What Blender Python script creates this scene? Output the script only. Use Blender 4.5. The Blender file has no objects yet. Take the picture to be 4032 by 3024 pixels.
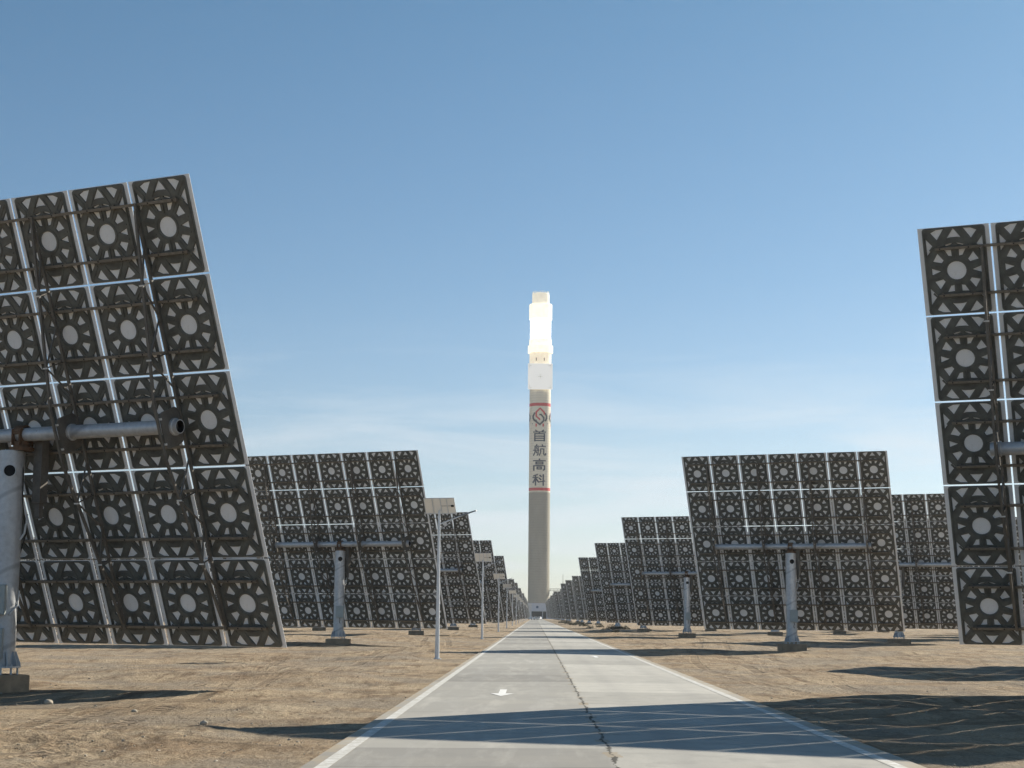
import bpy, bmesh, math, random
import numpy as np
from mathutils import Vector, Matrix, noise
R = math.radians
random.seed(7)
scene = bpy.context.scene
COL = scene.collection

# ------------------------------------------------------------------ camera
F_PX, PITCH, YAW, ROLL, CAM_H = 6471.0, .1404, -.0154, .0096, 1.6
fw = Vector((math.sin(YAW)*math.cos(PITCH), math.cos(YAW)*math.cos(PITCH), math.sin(PITCH)))
rt = Vector((math.cos(YAW), -math.sin(YAW), 0)); up = rt.cross(fw)
r2 = rt*math.cos(ROLL)+up*math.sin(ROLL); u2 = -rt*math.sin(ROLL)+up*math.cos(ROLL)
cd = bpy.data.cameras.new('camera'); cam = bpy.data.objects.new('camera', cd); COL.objects.link(cam)
cd.sensor_width = 36; cd.lens = F_PX/4032*36; cd.clip_start = .1; cd.clip_end = 9000
cam.matrix_world = Matrix(((r2.x,u2.x,-fw.x,0),(r2.y,u2.y,-fw.y,0),(r2.z,u2.z,-fw.z,CAM_H),(0,0,0,1)))
scene.camera = cam

# ------------------------------------------------------------------ light, sky, exposure
SUN_AZ, SUN_EL = R(49), R(29.8)
SUN = Vector((math.sin(SUN_AZ)*math.cos(SUN_EL), math.cos(SUN_AZ)*math.cos(SUN_EL), math.sin(SUN_EL)))
sd = bpy.data.lights.new('sun','SUN'); sun = bpy.data.objects.new('sun', sd); COL.objects.link(sun)
sd.energy = 5.0; sd.angle = R(.5); sd.color = (1,.93,.80)
sun.rotation_euler = SUN.to_track_quat('Z','Y').to_euler()
w = bpy.data.worlds.new('World'); scene.world = w; w.use_nodes = True
nt = w.node_tree; N = nt.nodes; L = nt.links; N.clear()
def nd(t, **k):
    n = N.new(t)
    for a,b in k.items(): setattr(n,a,b)
    return n
sky = nd('ShaderNodeTexSky', sky_type='NISHITA'); sky.sun_disc = False
sky.sun_elevation = SUN_EL; sky.sun_rotation = SUN_AZ
sky.altitude = 1100; sky.air_density = 1.0; sky.dust_density = 1.0; sky.ozone_density = 2.0
tc = nd('ShaderNodeTexCoord'); sep = nd('ShaderNodeSeparateXYZ'); L.new(tc.outputs['Generated'], sep.inputs[0])
mp = nd('ShaderNodeMapping'); mp.inputs['Scale'].default_value = (2.2,2.2,16); mp.inputs['Location'].default_value=(1.3,.4,.2)
L.new(tc.outputs['Generated'], mp.inputs[0])
nz = nd('ShaderNodeTexNoise'); nz.inputs['Scale'].default_value = 2.6; nz.inputs['Detail'].default_value = 7; nz.inputs['Roughness'].default_value=.62; nz.inputs['Distortion'].default_value=.5
L.new(mp.outputs[0], nz.inputs['Vector'])
cr = nd('ShaderNodeMapRange'); cr.inputs[1].default_value=.45; cr.inputs[2].default_value=.74; L.new(nz.outputs['Fac'], cr.inputs[0])
bd = nd('ShaderNodeValToRGB'); L.new(sep.outputs['Z'], bd.inputs[0])
bd.color_ramp.elements[0].position=.0; bd.color_ramp.elements[0].color=(.8,.8,.8,1)
bd.color_ramp.elements[1].position=.18; bd.color_ramp.elements[1].color=(0,0,0,1)
e = bd.color_ramp.elements.new(.09); e.color=(1,1,1,1)
mu = nd('ShaderNodeMath', operation='MULTIPLY'); L.new(cr.outputs[0], mu.inputs[0]); L.new(bd.outputs[0], mu.inputs[1])
mu2 = nd('ShaderNodeMath', operation='MULTIPLY'); L.new(mu.outputs[0], mu2.inputs[0]); mu2.inputs[1].default_value=.66
mx = nd('ShaderNodeMixRGB'); L.new(mu2.outputs[0], mx.inputs[0]); L.new(sky.outputs[0], mx.inputs[1]); mx.inputs[2].default_value=(8.6,8.6,8.8,1)
gr = nd('ShaderNodeValToRGB'); L.new(sep.outputs['Z'], gr.inputs[0])
gr.color_ramp.elements[0].position=.0; gr.color_ramp.elements[0].color=(.66,.68,.75,1)
gr.color_ramp.elements[1].position=.36; gr.color_ramp.elements[1].color=(.41,.60,.63,1)
e = gr.color_ramp.elements.new(.10); e.color=(.62,.655,.675,1)
e = gr.color_ramp.elements.new(.20); e.color=(.50,.62,.655,1)
gm_ = nd('ShaderNodeMixRGB', blend_type='MULTIPLY'); gm_.inputs[0].default_value=1; L.new(mx.outputs[0], gm_.inputs[1]); L.new(gr.outputs[0], gm_.inputs[2])
bg = nd('ShaderNodeBackground'); bg.inputs[1].default_value=.105; out = nd('ShaderNodeOutputWorld')
L.new(gm_.outputs[0], bg.inputs[0]); L.new(bg.outputs[0], out.inputs[0])
scene.view_settings.view_transform='Standard'; scene.view_settings.look='None'
scene.view_settings.exposure = 0.55; scene.view_settings.gamma = 1; scene.view_settings.use_curve_mapping = False
scene.render.engine='CYCLES'
scene.cycles.caustics_reflective=False; scene.cycles.caustics_refractive=False
scene.cycles.max_bounces=6; scene.cycles.diffuse_bounces=3; scene.cycles.glossy_bounces=3; scene.cycles.volume_bounces=0
scene.cycles.sample_clamp_indirect=4

# ------------------------------------------------------------------ helpers
class NT:
    """small node builder for a material"""
    def __init__(s, name):
        s.m = bpy.data.materials.new(name); s.m.use_nodes=True; s.t=s.m.node_tree; s.b=s.t.nodes['Principled BSDF']
    def n(s, typ, ins=None, **k):
        x = s.t.nodes.new('ShaderNode'+typ)
        for a,b in k.items(): setattr(x,a,b)
        for a,b in (ins or {}).items():
            if isinstance(b,(bpy.types.NodeSocket,)): s.t.links.new(b,x.inputs[a])
            else: x.inputs[a].default_value=b
        return x
    def math(s,op,a,b=0.0,c=0.0): return s.n('Math',{0:a,1:b,2:c},operation=op).outputs[0]
    def mix(s,f,a,b,mode='MIX'): return s.n('MixRGB',{0:f,1:a,2:b},blend_type=mode).outputs[0]
    def rng(s,v,a,b,c=0.0,d=1.0): return s.n('MapRange',{0:v,1:a,2:b,3:c,4:d}).outputs[0]
    def coord(s,scale=(1,1,1),kind='Object',rot=(0,0,0)):
        c=s.n('TexCoord').outputs[kind] if kind!='Position' else s.n('NewGeometry').outputs['Position']
        return s.n('Mapping',{0:c,'Scale':scale,'Rotation':rot}).outputs[0]
    def noise(s,v,sc,det=5,rough=.55,dist=0): return s.n('TexNoise',{'Vector':v,'Scale':sc,'Detail':det,'Roughness':rough,'Distortion':dist}).outputs['Fac']
    def set(s,**k):
        for a,b in k.items():
            a={'col':'Base Color','rough':'Roughness','metal':'Metallic','nrm':'Normal','emc':'Emission Color','ems':'Emission Strength','spec':'Specular IOR Level'}[a]
            if isinstance(b,bpy.types.NodeSocket): s.t.links.new(b,s.b.inputs[a])
            else: s.b.inputs[a].default_value=b
        return s
    def bump(s,h,st,dist): return s.n('Bump',{'Height':h,'Strength':st,'Distance':dist}).outputs[0]
def c4(r,g,b): return (r,g,b,1)
def simple(name,col,rough=.6,metal=0,var=.18,sc=3.0,dirt=None,kind='Object',spec=.5):
    t=NT(name); v=t.coord(kind=kind); a=t.noise(v,sc,6,.6)
    f=t.rng(a,.3,.7)
    lo=tuple(x*(1-var) for x in col)+(1,); hi=tuple(min(1,x*(1+var)) for x in col)+(1,)
    c=t.mix(f,lo,hi)
    if dirt:
        d=t.rng(t.noise(v,sc*4.3,6,.7),.52,.72); c=t.mix(t.math('MULTIPLY',d,.5),c,dirt+(1,))
    return t.set(col=c,rough=t.rng(a,.3,.7,rough-.08,rough+.08),metal=metal,spec=spec).m

M={}
M['frame']=simple('stamped_frame_grey',(.120,.126,.116),.40,0,.35,4.0,(.125,.11,.08),spec=.45)
M['white_back']=simple('mirror_back_paint',(.87,.89,.91),.55,0,.05,2.0,(.68,.67,.65))
t=NT('mirror_glass'); M['mirror']=t.set(col=c4(.85,.87,.88),rough=.03,metal=1.0).m
M['purlin']=simple('weathered_purlin',(.22,.195,.16),.55,.2,.25,6,(.09,.06,.04))
M['truss']=simple('dark_truss_steel',(.16,.148,.13),.55,.2,.25,4,(.075,.055,.04))
# galvanised pipe with spiral weld seams
t=NT('galvanised_pipe'); v=t.coord(); a=t.noise(v,9,6,.65); b=t.noise(v,1.7,4,.6)
wv=t.n('TexWave',{'Vector':t.coord(rot=(0,R(28),0)),'Scale':.22,'Distortion':.0},bands_direction='Z').outputs['Fac']
seam=t.rng(wv,.985,1.0)
c=t.mix(t.rng(a,.3,.7),c4(.46,.48,.50),c4(.62,.64,.66)); c=t.mix(t.math('MULTIPLY',t.rng(b,.55,.75),.35),c,c4(.30,.27,.24)); c=t.mix(t.math('MULTIPLY',seam,.45),c,c4(.2,.21,.23))
rs=t.rng(t.noise(v,2.9,6,.75),.66,.74); c=t.mix(t.math('MULTIPLY',rs,.7),c,c4(.19,.09,.04))
M['pipe']=t.set(col=c,rough=t.rng(a,.3,.7,.38,.55),metal=.3,nrm=t.bump(t.math('ADD',a,seam),.15,.01)).m
M['hole']=simple('pipe_inside_dark',(.008,.008,.009),.9,0,.1)
M['rust']=simple('rusty_collar',(.16,.095,.055),.75,.15,.4,7,(.05,.03,.02))
M['box']=simple('control_box_paint',(.40,.44,.43),.45,0,.08,3,(.28,.26,.22))
M['cable']=simple('black_cable',(.02,.02,.02),.6)
M['wcable']=simple('white_conduit',(.7,.7,.68),.5)
M['concrete_block']=simple('footing_concrete',(.44,.30,.19),.9,0,.25,3,(.24,.17,.11),kind='Object')
M['lamp_pole']=simple('lamp_pole_paint',(.66,.69,.72),.4,.1,.06,3)
M['pv_back']=simple('pv_backsheet',(.90,.88,.82),.6,0,.03,3)
M['pv_cell']=simple('pv_cells',(.02,.03,.07),.15)
M['lamp_head']=simple('lamp_head_grey',(.25,.26,.27),.5,.3)
M['car_paint']=simple('white_car_paint',(.72,.73,.74),.25,0,.03)
M['glass']=simple('dark_glass',(.02,.03,.035),.08)
M['tyre']=simple('tyre_rubber',(.02,.02,.02),.8)
M['wall_white']=simple('white_cladding',(.66,.68,.73),.6,0,.04,.3,None)
M['wall_inside']=simple('dark_bay_inside',(.03,.04,.045),.9,0,.2,.3)
M['bark']=simple('dry_stem',(.12,.085,.055),.9)
M['shrub_leaf']=simple('shrub_grey_green',(.085,.085,.055),.8,0,.4,6)
M['stone']=simple('pale_stone',(.42,.36,.28),.85,0,.2,8)

def link(o, parent=None):
    COL.objects.link(o)
    if parent is not None: o.parent=parent
    return o
def mesh_of(bm,name,mat,smooth=False):
    me=bpy.data.meshes.new(name); bm.to_mesh(me); bm.free()
    for m in (mat if isinstance(mat,(list,tuple)) else [mat]): me.materials.append(m)
    if smooth:
        me.polygons.foreach_set('use_smooth',[True]*len(me.polygons))
        me.set_sharp_from_angle(angle=R(38))
    return me
def obj(name,me,parent=None,**props):
    o=bpy.data.objects.new(name,me); link(o,parent)
    for k,v in props.items(): o[k]=v
    return o
def thing(name,loc,label,cat,group=None,rz=0):
    o=bpy.data.objects.new(name,None); o.empty_display_size=.3; link(o); o.location=loc; o.rotation_euler=(0,0,rz)
    o['label']=label; o['category']=cat
    if group: o['group']=group
    return o
def box(bm,cx,cy,cz,sx,sy,sz,mi=0,rot=None):
    mt=Matrix.Translation((cx,cy,cz))@(rot if rot else Matrix.Identity(4))@Matrix.Diagonal((sx,sy,sz,1))
    r=bmesh.ops.create_cube(bm,size=1,matrix=mt)
    for f in {f for v in r['verts'] for f in v.link_faces}: f.material_index=mi
def bar(bm,a,b,wd,th=None,mi=0,segs=4):
    a=Vector(a);b=Vector(b);d=b-a;th=th or wd
    q=d.to_track_quat('Z','Y').to_matrix().to_4x4()
    mt=Matrix.Translation((a+b)/2)@q
    if segs==4: 
        r=bmesh.ops.create_cube(bm,size=1,matrix=mt@Matrix.Diagonal((wd,th,d.length,1)))
    else:
        r=bmesh.ops.create_cone(bm,cap_ends=True,segments=segs,radius1=wd/2,radius2=th/2,depth=d.length,matrix=mt)
    for f in {f for v in r['verts'] for f in v.link_faces}: f.material_index=mi
def lathe(bm,prof,segs=32,mi=0,cap=True):
    rings=[]
    for r,z in prof: rings.append([bm.verts.new((r*math.cos(2*math.pi*i/segs),r*math.sin(2*math.pi*i/segs),z)) for i in range(segs)])
    for A,B in zip(rings,rings[1:]):
        for i in range(segs):
            f=bm.faces.new((A[i],A[(i+1)%segs],B[(i+1)%segs],B[i])); f.material_index=mi
    if cap:
        bm.faces.new(rings[-1]).material_index=mi; bm.faces.new(list(reversed(rings[0]))).material_index=mi
def tube(bm,pts,r,segs=6,mi=0):
    pts=[Vector(p) for p in pts]; rings=[]
    for i,p in enumerate(pts):
        d=(pts[min(i+1,len(pts)-1)]-pts[max(i-1,0)]).normalized(); q=d.to_track_quat('Z','Y')
        rr=r[i] if isinstance(r,(list,tuple)) else r
        rings.append([bm.verts.new(p+q@Vector((rr*math.cos(2*math.pi*k/segs),rr*math.sin(2*math.pi*k/segs),0))) for k in range(segs)])
    for A,B in zip(rings,rings[1:]):
        for i in range(segs): bm.faces.new((A[i],A[(i+1)%segs],B[(i+1)%segs],B[i])).material_index=mi
    bm.faces.new(rings[-1]).material_index=mi; bm.faces.new(list(reversed(rings[0]))).material_index=mi

# ------------------------------------------------------------------ ground
RX0,RX1=-2.47,4.30
def gh(x,y):
    d=max(RX0-x,x-RX1)
    if d<-.06: return -.13
    a=min(1,max(0,(d-.25)/3.0)); a=a*a*(3-2*a)
    fn=noise.noise
    lump=max(0,fn((x*.21+4,y*.21,8))+.25)
    h=-.035+.022*fn((x*1.3,y*1.6,3))+(.008+.020*lump)*fn((x*3.6,y*4.2,7))+.014*lump*fn((x*9,y*9,2))
    h+=a*(.20*fn((x*.14,y*.22,1))+.05*fn((x*.42,y*.8,5))+.02)
    if y<30 and x<-2.6:
        nr_=min(1,max(0,(27-y+.8*fn((x*.4,y*.4,4)))/5)); h+=a*nr_*(.050*fn((x*4.5,y*5.5,11))+.028*fn((x*11,y*12,12)))
    # tyre berms running along the road
    h+=.05*math.exp(-((x+4.6-.5*fn((y*.05,0,2)))/.35)**2)*(.5+.5*fn((y*.3,1,1)))*a
    if d<.3: h=min(h,.012) if d>0.05 else min(h,-.012)
    return h
ang=np.concatenate([np.arange(-180,-24,4.0),np.arange(-24,24,.11),np.arange(24,180,4.0)])
rad=[.3,1,1.8]; 
while rad[-1]<4000: rad.append(rad[-1]*1.0105 if rad[-1]<400 else rad[-1]*1.05)
na,nr=len(ang),len(rad); co=np.zeros((na*nr,3))
for j,rr in enumerate(rad):
    for i,a in enumerate(ang):
        x=rr*math.sin(math.radians(a)); y=rr*math.cos(math.radians(a))
        co[j*na+i]=(x,y,gh(x,y) if rr<900 else (-.05 if (x<RX0 or x>RX1) else -.13))
J,I=np.meshgrid(np.arange(nr-1),np.arange(na),indexing='ij'); I2=(I+1)%na
fc=np.stack([J*na+I,J*na+I2,(J+1)*na+I2,(J+1)*na+I],-1).reshape(-1,4)[:,::-1]
gm=bpy.data.meshes.new('desert_ground'); gm.vertices.add(len(co)); gm.vertices.foreach_set('co',co.ravel())
gm.loops.add(fc.size); gm.loops.foreach_set('vertex_index',fc.ravel().astype(np.int32))
gm.polygons.add(len(fc)); gm.polygons.foreach_set('loop_start',np.arange(0,fc.size,4,dtype=np.int32)); gm.update(calc_edges=True)
gm.polygons.foreach_set('use_smooth',[True]*len(gm.polygons))
t=NT('desert_soil'); v=t.coord(kind='Position')
n1=t.noise(v,.35,7,.6,.4); n2=t.noise(v,3.2,8,.68,.3); n3=t.noise(v,22,6,.7)
st=t.noise(t.coord((.9,.16,1),'Position'),2.0,6,.65,.8)
vor=t.n('TexVoronoi',{'Vector':v,'Scale':17.0,'Randomness':1.0}).outputs['Distance']
peb=t.rng(vor,.0,.26,1.0,0.0)
c=t.mix(t.rng(n1,.34,.66),c4(.43,.305,.19),c4(.64,.50,.335))
c=t.mix(t.math('MULTIPLY',t.rng(st,.5,.62),.8),c,c4(.20,.125,.066))
st2=t.noise(t.coord((.25,1.1,1),'Position'),.8,8,.7,1.2)
c=t.mix(t.math('MULTIPLY',t.rng(st2,.51,.62),.8),c,c4(.25,.185,.12))
c=t.mix(t.math('MULTIPLY',t.rng(st2,.46,.34),.5),c,c4(.58,.47,.34))
c=t.mix(t.math('MULTIPLY',t.rng(n2,.5,.72),.55),c,c4(.52,.43,.32))
c=t.mix(t.math('MULTIPLY',t.rng(n2,.28,.45,1,0),.6),c,c4(.20,.145,.095))
grav=t.rng(t.noise(v,.22,5,.6),.46,.58)
c=t.mix(t.math('MULTIPLY',grav,.55),c,c4(.36,.315,.255))
c=t.mix(t.math('MULTIPLY',t.math('MULTIPLY',peb,grav),.6),c,c4(.44,.40,.35))
c=t.mix(t.math('MULTIPLY',t.rng(n3,.38,.52,1,0),.62),c,c4(.17,.12,.08))
P2=t.n('SeparateXYZ',{0:t.n('NewGeometry').outputs['Position']}).outputs
trks=None
for a_,am,fr,ph in ((6.6,1.1,.085,.4),(8.1,1.1,.085,.4),(-5.6,.9,.07,2.),(-7.1,.9,.07,2.),(10.5,2.2,.05,1.0),(12.0,2.2,.05,1.0),(-9.5,2.4,.045,.3)):
    u_=t.math('SUBTRACT',t.math('SUBTRACT',P2[0],a_),t.math('MULTIPLY',t.math('SINE',t.math('ADD',t.math('MULTIPLY',P2[1],fr),ph)),am))
    b_=t.rng(t.math('ABSOLUTE',u_),.13,.20,1,0); trks=b_ if trks is None else t.math('MAXIMUM',trks,b_)
trd=t.n('TexWave',{'Vector':t.coord(kind='Position',rot=(0,0,R(20))),'Scale':1.6,'Distortion':1.5},bands_direction='Y').outputs['Fac']
trks=t.math('MULTIPLY',trks,t.rng(t.noise(v,.35,4,.6),.40,.55))
c=t.mix(t.math('MULTIPLY',trks,t.math('ADD',t.math('MULTIPLY',trd,.35),.18)),c,c4(.19,.135,.09))
hh=t.math('ADD',t.math('MULTIPLY',n2,1.0),t.math('MULTIPLY',n3,.35)); hh=t.math('ADD',hh,t.math('MULTIPLY',peb,.12)); hh=t.math('ADD',hh,t.math('MULTIPLY',st,.5))
hh=t.math('ADD',hh,t.math('MULTIPLY',trks,t.math('SUBTRACT',t.math('MULTIPLY',trd,.35),.5)))
gm.materials.append(t.set(col=c,rough=.95,spec=.15,nrm=t.bump(hh,1.0,.19)).m)
obj('ground',gm,kind='structure')

# ------------------------------------------------------------------ road
bm=bmesh.new(); ys=[-60,0,30,60,120,240,480,1158]
pr=[(RX0,-.3),(RX0,0),(.9,.02),(RX1,0),(RX1,-.3)]
rows=[[bm.verts.new((x,y,z)) for x,z in pr] for y in ys]
for A,B in zip(rows,rows[1:]):
    for i in range(4): bm.faces.new((A[i],A[i+1],B[i+1],B[i]))
t=NT('road_concrete'); g=t.n('NewGeometry').outputs['Position']; sx=t.n('SeparateXYZ',{0:g}).outputs
X,Y=sx[0],sx[1]; v=t.coord(kind='Position')
n1=t.noise(v,.5,6,.6); n2=t.noise(t.coord((1,.12,1),'Position'),2.2,7,.65,.3); n3=t.noise(v,35,5,.7); n4=t.noise(v,1.5,8,.65)
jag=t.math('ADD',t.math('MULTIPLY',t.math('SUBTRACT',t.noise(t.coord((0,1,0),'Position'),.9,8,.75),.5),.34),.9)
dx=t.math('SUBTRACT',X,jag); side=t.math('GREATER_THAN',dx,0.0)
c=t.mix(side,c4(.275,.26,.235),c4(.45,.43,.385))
c=t.mix(t.math('MULTIPLY',t.rng(n2,.48,.7),.6),c,c4(.57,.54,.48))
c=t.mix(t.math('MULTIPLY',t.rng(n4,.3,.5,1,0),.6),c,c4(.22,.21,.19))
c=t.mix(t.math('MULTIPLY',t.rng(n1,.5,.68),.35),c,c4(.43,.39,.32))
c=t.mix(t.math('MULTIPLY',t.rng(n3,.35,.52,1,0),.28),c,c4(.24,.23,.21))
def trk(x0,wd):
    q=t.math('DIVIDE',t.math('SUBTRACT',X,x0),wd); return t.math('EXPONENT',t.math('MULTIPLY',t.math('MULTIPLY',q,q),-1.0))
tk=t.math('ADD',t.math('ADD',trk(-1.5,.22),trk(.1,.22)),t.math('ADD',trk(1.75,.22),trk(3.3,.22)))
c=t.mix(t.math('MULTIPLY',t.math('MULTIPLY',tk,t.rng(n2,.35,.6)),.5),c,c4(.27,.26,.245))
# slab patches: each 5 m slab has its own tone
slab=t.n('TexWhiteNoise',{'Vector':t.n('CombineXYZ',{0:side,1:t.math('FLOOR',t.math('DIVIDE',Y,5.1))}).outputs[0]}).outputs['Value']
c=t.mix(.30,c,t.mix(slab,c4(.25,.24,.22),c4(.66,.63,.56)))
cw=t.rng(t.noise(t.coord((0,1,0),'Position'),1.3,5,.7),.42,.62,.004,.05)
crack=t.math('LESS_THAN',t.math('ABSOLUTE',dx),t.math('MULTIPLY',cw,t.rng(t.noise(v,14,3,.6),.3,.7,.4,1.2)))
dirtc=t.math('MULTIPLY',t.math('LESS_THAN',t.math('ABSOLUTE',dx),.09),t.rng(t.noise(t.coord((0,1,0),'Position'),.8,4,.6),.52,.58))
c=t.mix(t.math('MULTIPLY',dirtc,.55),c,c4(.34,.26,.16))
jt=t.math('LESS_THAN',t.math('ABSOLUTE',t.math('SUBTRACT',t.math('FRACT',t.math('DIVIDE',t.math('ADD',Y,t.math('MULTIPLY',side,1.3)),5.1)),.5)),.0022)
c=t.mix(t.math('MAXIMUM',t.math('MULTIPLY',crack,.9),t.math('MULTIPLY',jt,.62)),c,c4(.045,.04,.03))
edge=t.math('MAXIMUM',t.rng(X,-2.15,-2.45),t.rng(X,3.95,4.25)); 
c=t.mix(t.math('MULTIPLY',edge,t.rng(n4,.42,.54,.15,1)),c,c4(.40,.33,.24))
mt=t.set(col=c,rough=.88,spec=.25,nrm=t.bump(t.math('SUBTRACT',t.math('ADD',t.math('MULTIPLY',n3,.25),t.math('MULTIPLY',n4,.4)),t.math('MAXIMUM',crack,jt)),.35,.02)).m
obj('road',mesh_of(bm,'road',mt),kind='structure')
def rz(x): return .02*(1-abs(x-.9)/3.52)+.004
t=NT('worn_white_paint'); v=t.coord(kind='Position')
wr=t.rng(t.noise(v,5,8,.78),.42,.52); wr2=t.rng(t.noise(v,.7,4,.6),.42,.7)
t.set(col=t.mix(t.math('MAXIMUM',t.math('MULTIPLY',wr,.75),t.math('MULTIPLY',wr2,.5)),c4(.74,.73,.70),c4(.45,.42,.36)),rough=.8)
PAINT=t.m
for x in (-2.24,4.0):
    bm=bmesh.new()
    for a,b in zip(ys,ys[1:]):
        z0,z1=rz(x-.075),rz(x+.075); bm.faces.new([bm.verts.new(q) for q in ((x-.075,a,z0),(x+.075,a,z1),(x+.075,b,z1),(x-.075,b,z0))])
    obj('edge_line',mesh_of(bm,'edge_line',PAINT),kind='structure')
APAINT=simple('arrow_white_paint',(.80,.79,.76),.8,0,.08,6,(.62,.60,.55))
def arrow(x,y,s):
    bm=bmesh.new(); pts=[(-.075,1.5),(-.075,-.35),(-.25,-.35),(0,-1.5),(.25,-.35),(.075,-.35),(.075,1.5)]
    bm.faces.new([bm.verts.new((x+px*s,y+py*s,rz(x)+.001)) for px,py in pts][::(1 if s<0 else 1)])
    bmesh.ops.recalc_face_normals(bm,faces=bm.faces)
    o=obj('road_arrow',mesh_of(bm,'road_arrow',APAINT),kind='structure')
arrow(-.68,35.0,1); arrow(2.44,67.4,-1)

# ------------------------------------------------------------------ heliostat parts
PSI,TAU=R(22.99),R(22.48); FW_,FH_=1.5214,1.968; PIV,OFF,TL=5.29,.42,3.99
def sym(polys):
    o=[]
    for p in polys:
        for sx_ in (1,-1):
            for sy_ in (1,-1):
                q=[(x*sx_,y*sy_) for x,y in p]
                if q not in o: o.append(q)
    return o
holes_q=[[(.47,.85),(.36,.905),(.215,.915),(.355,.70)],
         [(.585,.715),(.45,.54),(.58,.375)],
         [(.37,.385),(.262,.235),(.30,.185),(.465,.225)],
         [(.145,.335),(.08,.325),(.085,.45),(.215,.46)]]
H=sym(holes_q)
for s_ in (1,-1):
    H.append([(0,.92*s_),(.148,.715*s_),(.07,.733*s_),(-.07,.733*s_),(-.148,.715*s_)])
    H.append([(.51*s_,.065),(.335*s_,0),(.51*s_,-.065)])
    H.append([(.20*s_,.575),(.05*s_,.605),(.06*s_,.585),(.17*s_,.55)])
def grow(p,k=1.13,d=.004):
    cx=sum(q[0] for q in p)/len(p); cy=sum(q[1] for q in p)/len(p)
    return [(cx+(x-cx)*k,cy+(y-cy)*k) for x,y in p]
H=[grow(p,1.0 if len(p)==5 else 1.06) for p in H]
circ=[(.20*math.cos(k*math.pi/12),.20*math.sin(k*math.pi/12)) for k in range(24)]
def rounded(w_,h_,r_,n=4):
    o=[]
    for cx,cy,a0 in ((w_-r_,h_-r_,0),(-w_+r_,h_-r_,90),(-w_+r_,-h_+r_,180),(w_-r_,-h_+r_,270)):
        for k in range(n+1):
            a=R(a0+90*k/n); o.append((cx+r_*math.cos(a),cy+r_*math.sin(a)))
    return o
def offset(poly,d):
    n=len(poly); A=sum(poly[k][0]*poly[(k+1)%n][1]-poly[(k+1)%n][0]*poly[k][1] for k in range(n)); sg=1 if A>0 else -1; o=[]
    for k in range(n):
        p,q,r_=Vector(poly[k-1]),Vector(poly[k]),Vector(poly[(k+1)%n]); a=(q-p).normalized(); b=(r_-q).normalized()
        na=Vector((a.y,-a.x))*sg; nb=Vector((b.y,-b.x))*sg; m_=(na+nb); m_=m_/max(.45,m_.length_squared/2) if m_.length>1e-6 else na
        if m_.length>2: m_=m_.normalized()*2
        o.append(tuple(q+m_*d))
    return o
def inside(x,y,poly):
    c_=False; n=len(poly)
    for k in range(n):
        (x0,y0),(x1,y1)=poly[k],poly[k-1]
        if (y0>y)!=(y1>y) and x<(x1-x0)*(y-y0)/(y1-y0)+x0: c_=not c_
    return c_
from mathutils.geometry import delaunay_2d_cdt
def lattice(name,depth,cham):
    polys=[rounded(.655,.958,.07)]+H+[circ]
    low=[polys[0]]+polys[1:]; hi=[offset(polys[0],-cham)]+[offset(p,cham) for p in polys[1:]]
    pts=[];edges=[];
    for p in hi:
        b=len(pts); pts+=[Vector(q) for q in p]; edges+=[(b+k,b+(k+1)%len(p)) for k in range(len(p))]
    vs,es,fs,_,_,_=delaunay_2d_cdt(pts,edges,[],0,1e-6)
    bm=bmesh.new(); bv=[bm.verts.new((v_.x,-depth,v_.y)) for v_ in vs]
    for f in fs:
        cx=sum(vs[k].x for k in f)/len(f); cy=sum(vs[k].y for k in f)/len(f)
        if not inside(cx,cy,hi[0]) or any(inside(cx,cy,p) for p in hi[1:]): continue
        bm.faces.new([bv[k] for k in f])
    for a,b in zip(low,hi):
        la=[bm.verts.new((x,0,y)) for x,y in a]; lb=[bm.verts.new((x,-depth,y)) for x,y in b]; n=len(a)
        for k in range(n): bm.faces.new((la[k],la[(k+1)%n],lb[(k+1)%n],lb[k]))
    bmesh.ops.remove_doubles(bm,verts=bm.verts,dist=1e-5); bmesh.ops.recalc_face_normals(bm,faces=bm.faces)
    return bm
def ribs(bm):
    # raised pressed beads on the struts and round the hub
    y=-.034
    def rib(a,b,wd=.034): bar(bm,(a[0],y,a[1]),(b[0],y,b[1]),.016,wd)
    for sx_ in (1,-1):
        for sy_ in (1,-1):
            P=lambda x,z:(x*sx_,z*sy_)
            rib(P(.60,.88),P(.40,.62)); rib(P(.23,.60),P(.09,.87)); rib(P(.52,.47),P(.41,.60)); rib(P(.25,.59),P(.36,.62),.03) if 0 else None
            rib(P(.38,.80),P(.50,.62),.03) if 0 else None
            rib(P(.235,.66),P(.35,.93),.03) if 0 else None
            rib(P(.20,.29),P(.34,.52)); rib(P(.30,.115),P(.55,.15)); rib(P(.28,.66),P(.42,.88),.0301) if 0 else None
        rib((0,.27*sx_),(0,.56*sx_)); rib((.615*sx_,-.8),(.615*sx_,.8),.026)
    # hub rings
    for r0,wd in ((.255,.03),(.575,.026)):
        n=28
        for k in range(n):
            a,b=2*math.pi*k/n,2*math.pi*(k+1)/n
            if r0>.5 and abs(math.cos((a+b)/2))<.42: 
                rib((r0*math.cos(a),(r0+.06)*math.sin(a)),(r0*math.cos(b),(r0+.06)*math.sin(b)),.03)
            elif r0<.5: rib((r0*math.cos(a),r0*math.sin(a)),(r0*math.cos(b),r0*math.sin(b)),wd)
bm=lattice('n',.030,.013)
bmn=bm.copy(); ribs(bmn); ME_FRAME=mesh_of(bmn,'backing_frame',M['frame'])
bmf=lattice('f',.025,.006)
bm.free()
bm=bmesh.new(); box(bm,0,0,0,FW_-.038,.007,FH_-.034)
for f in bm.faces: f.material_index=1 if f.normal.y>.5 else 0
for (x,z) in [(a*.5,b*.9) for a in (-1,1) for b in (-1,1)]: pass
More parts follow.
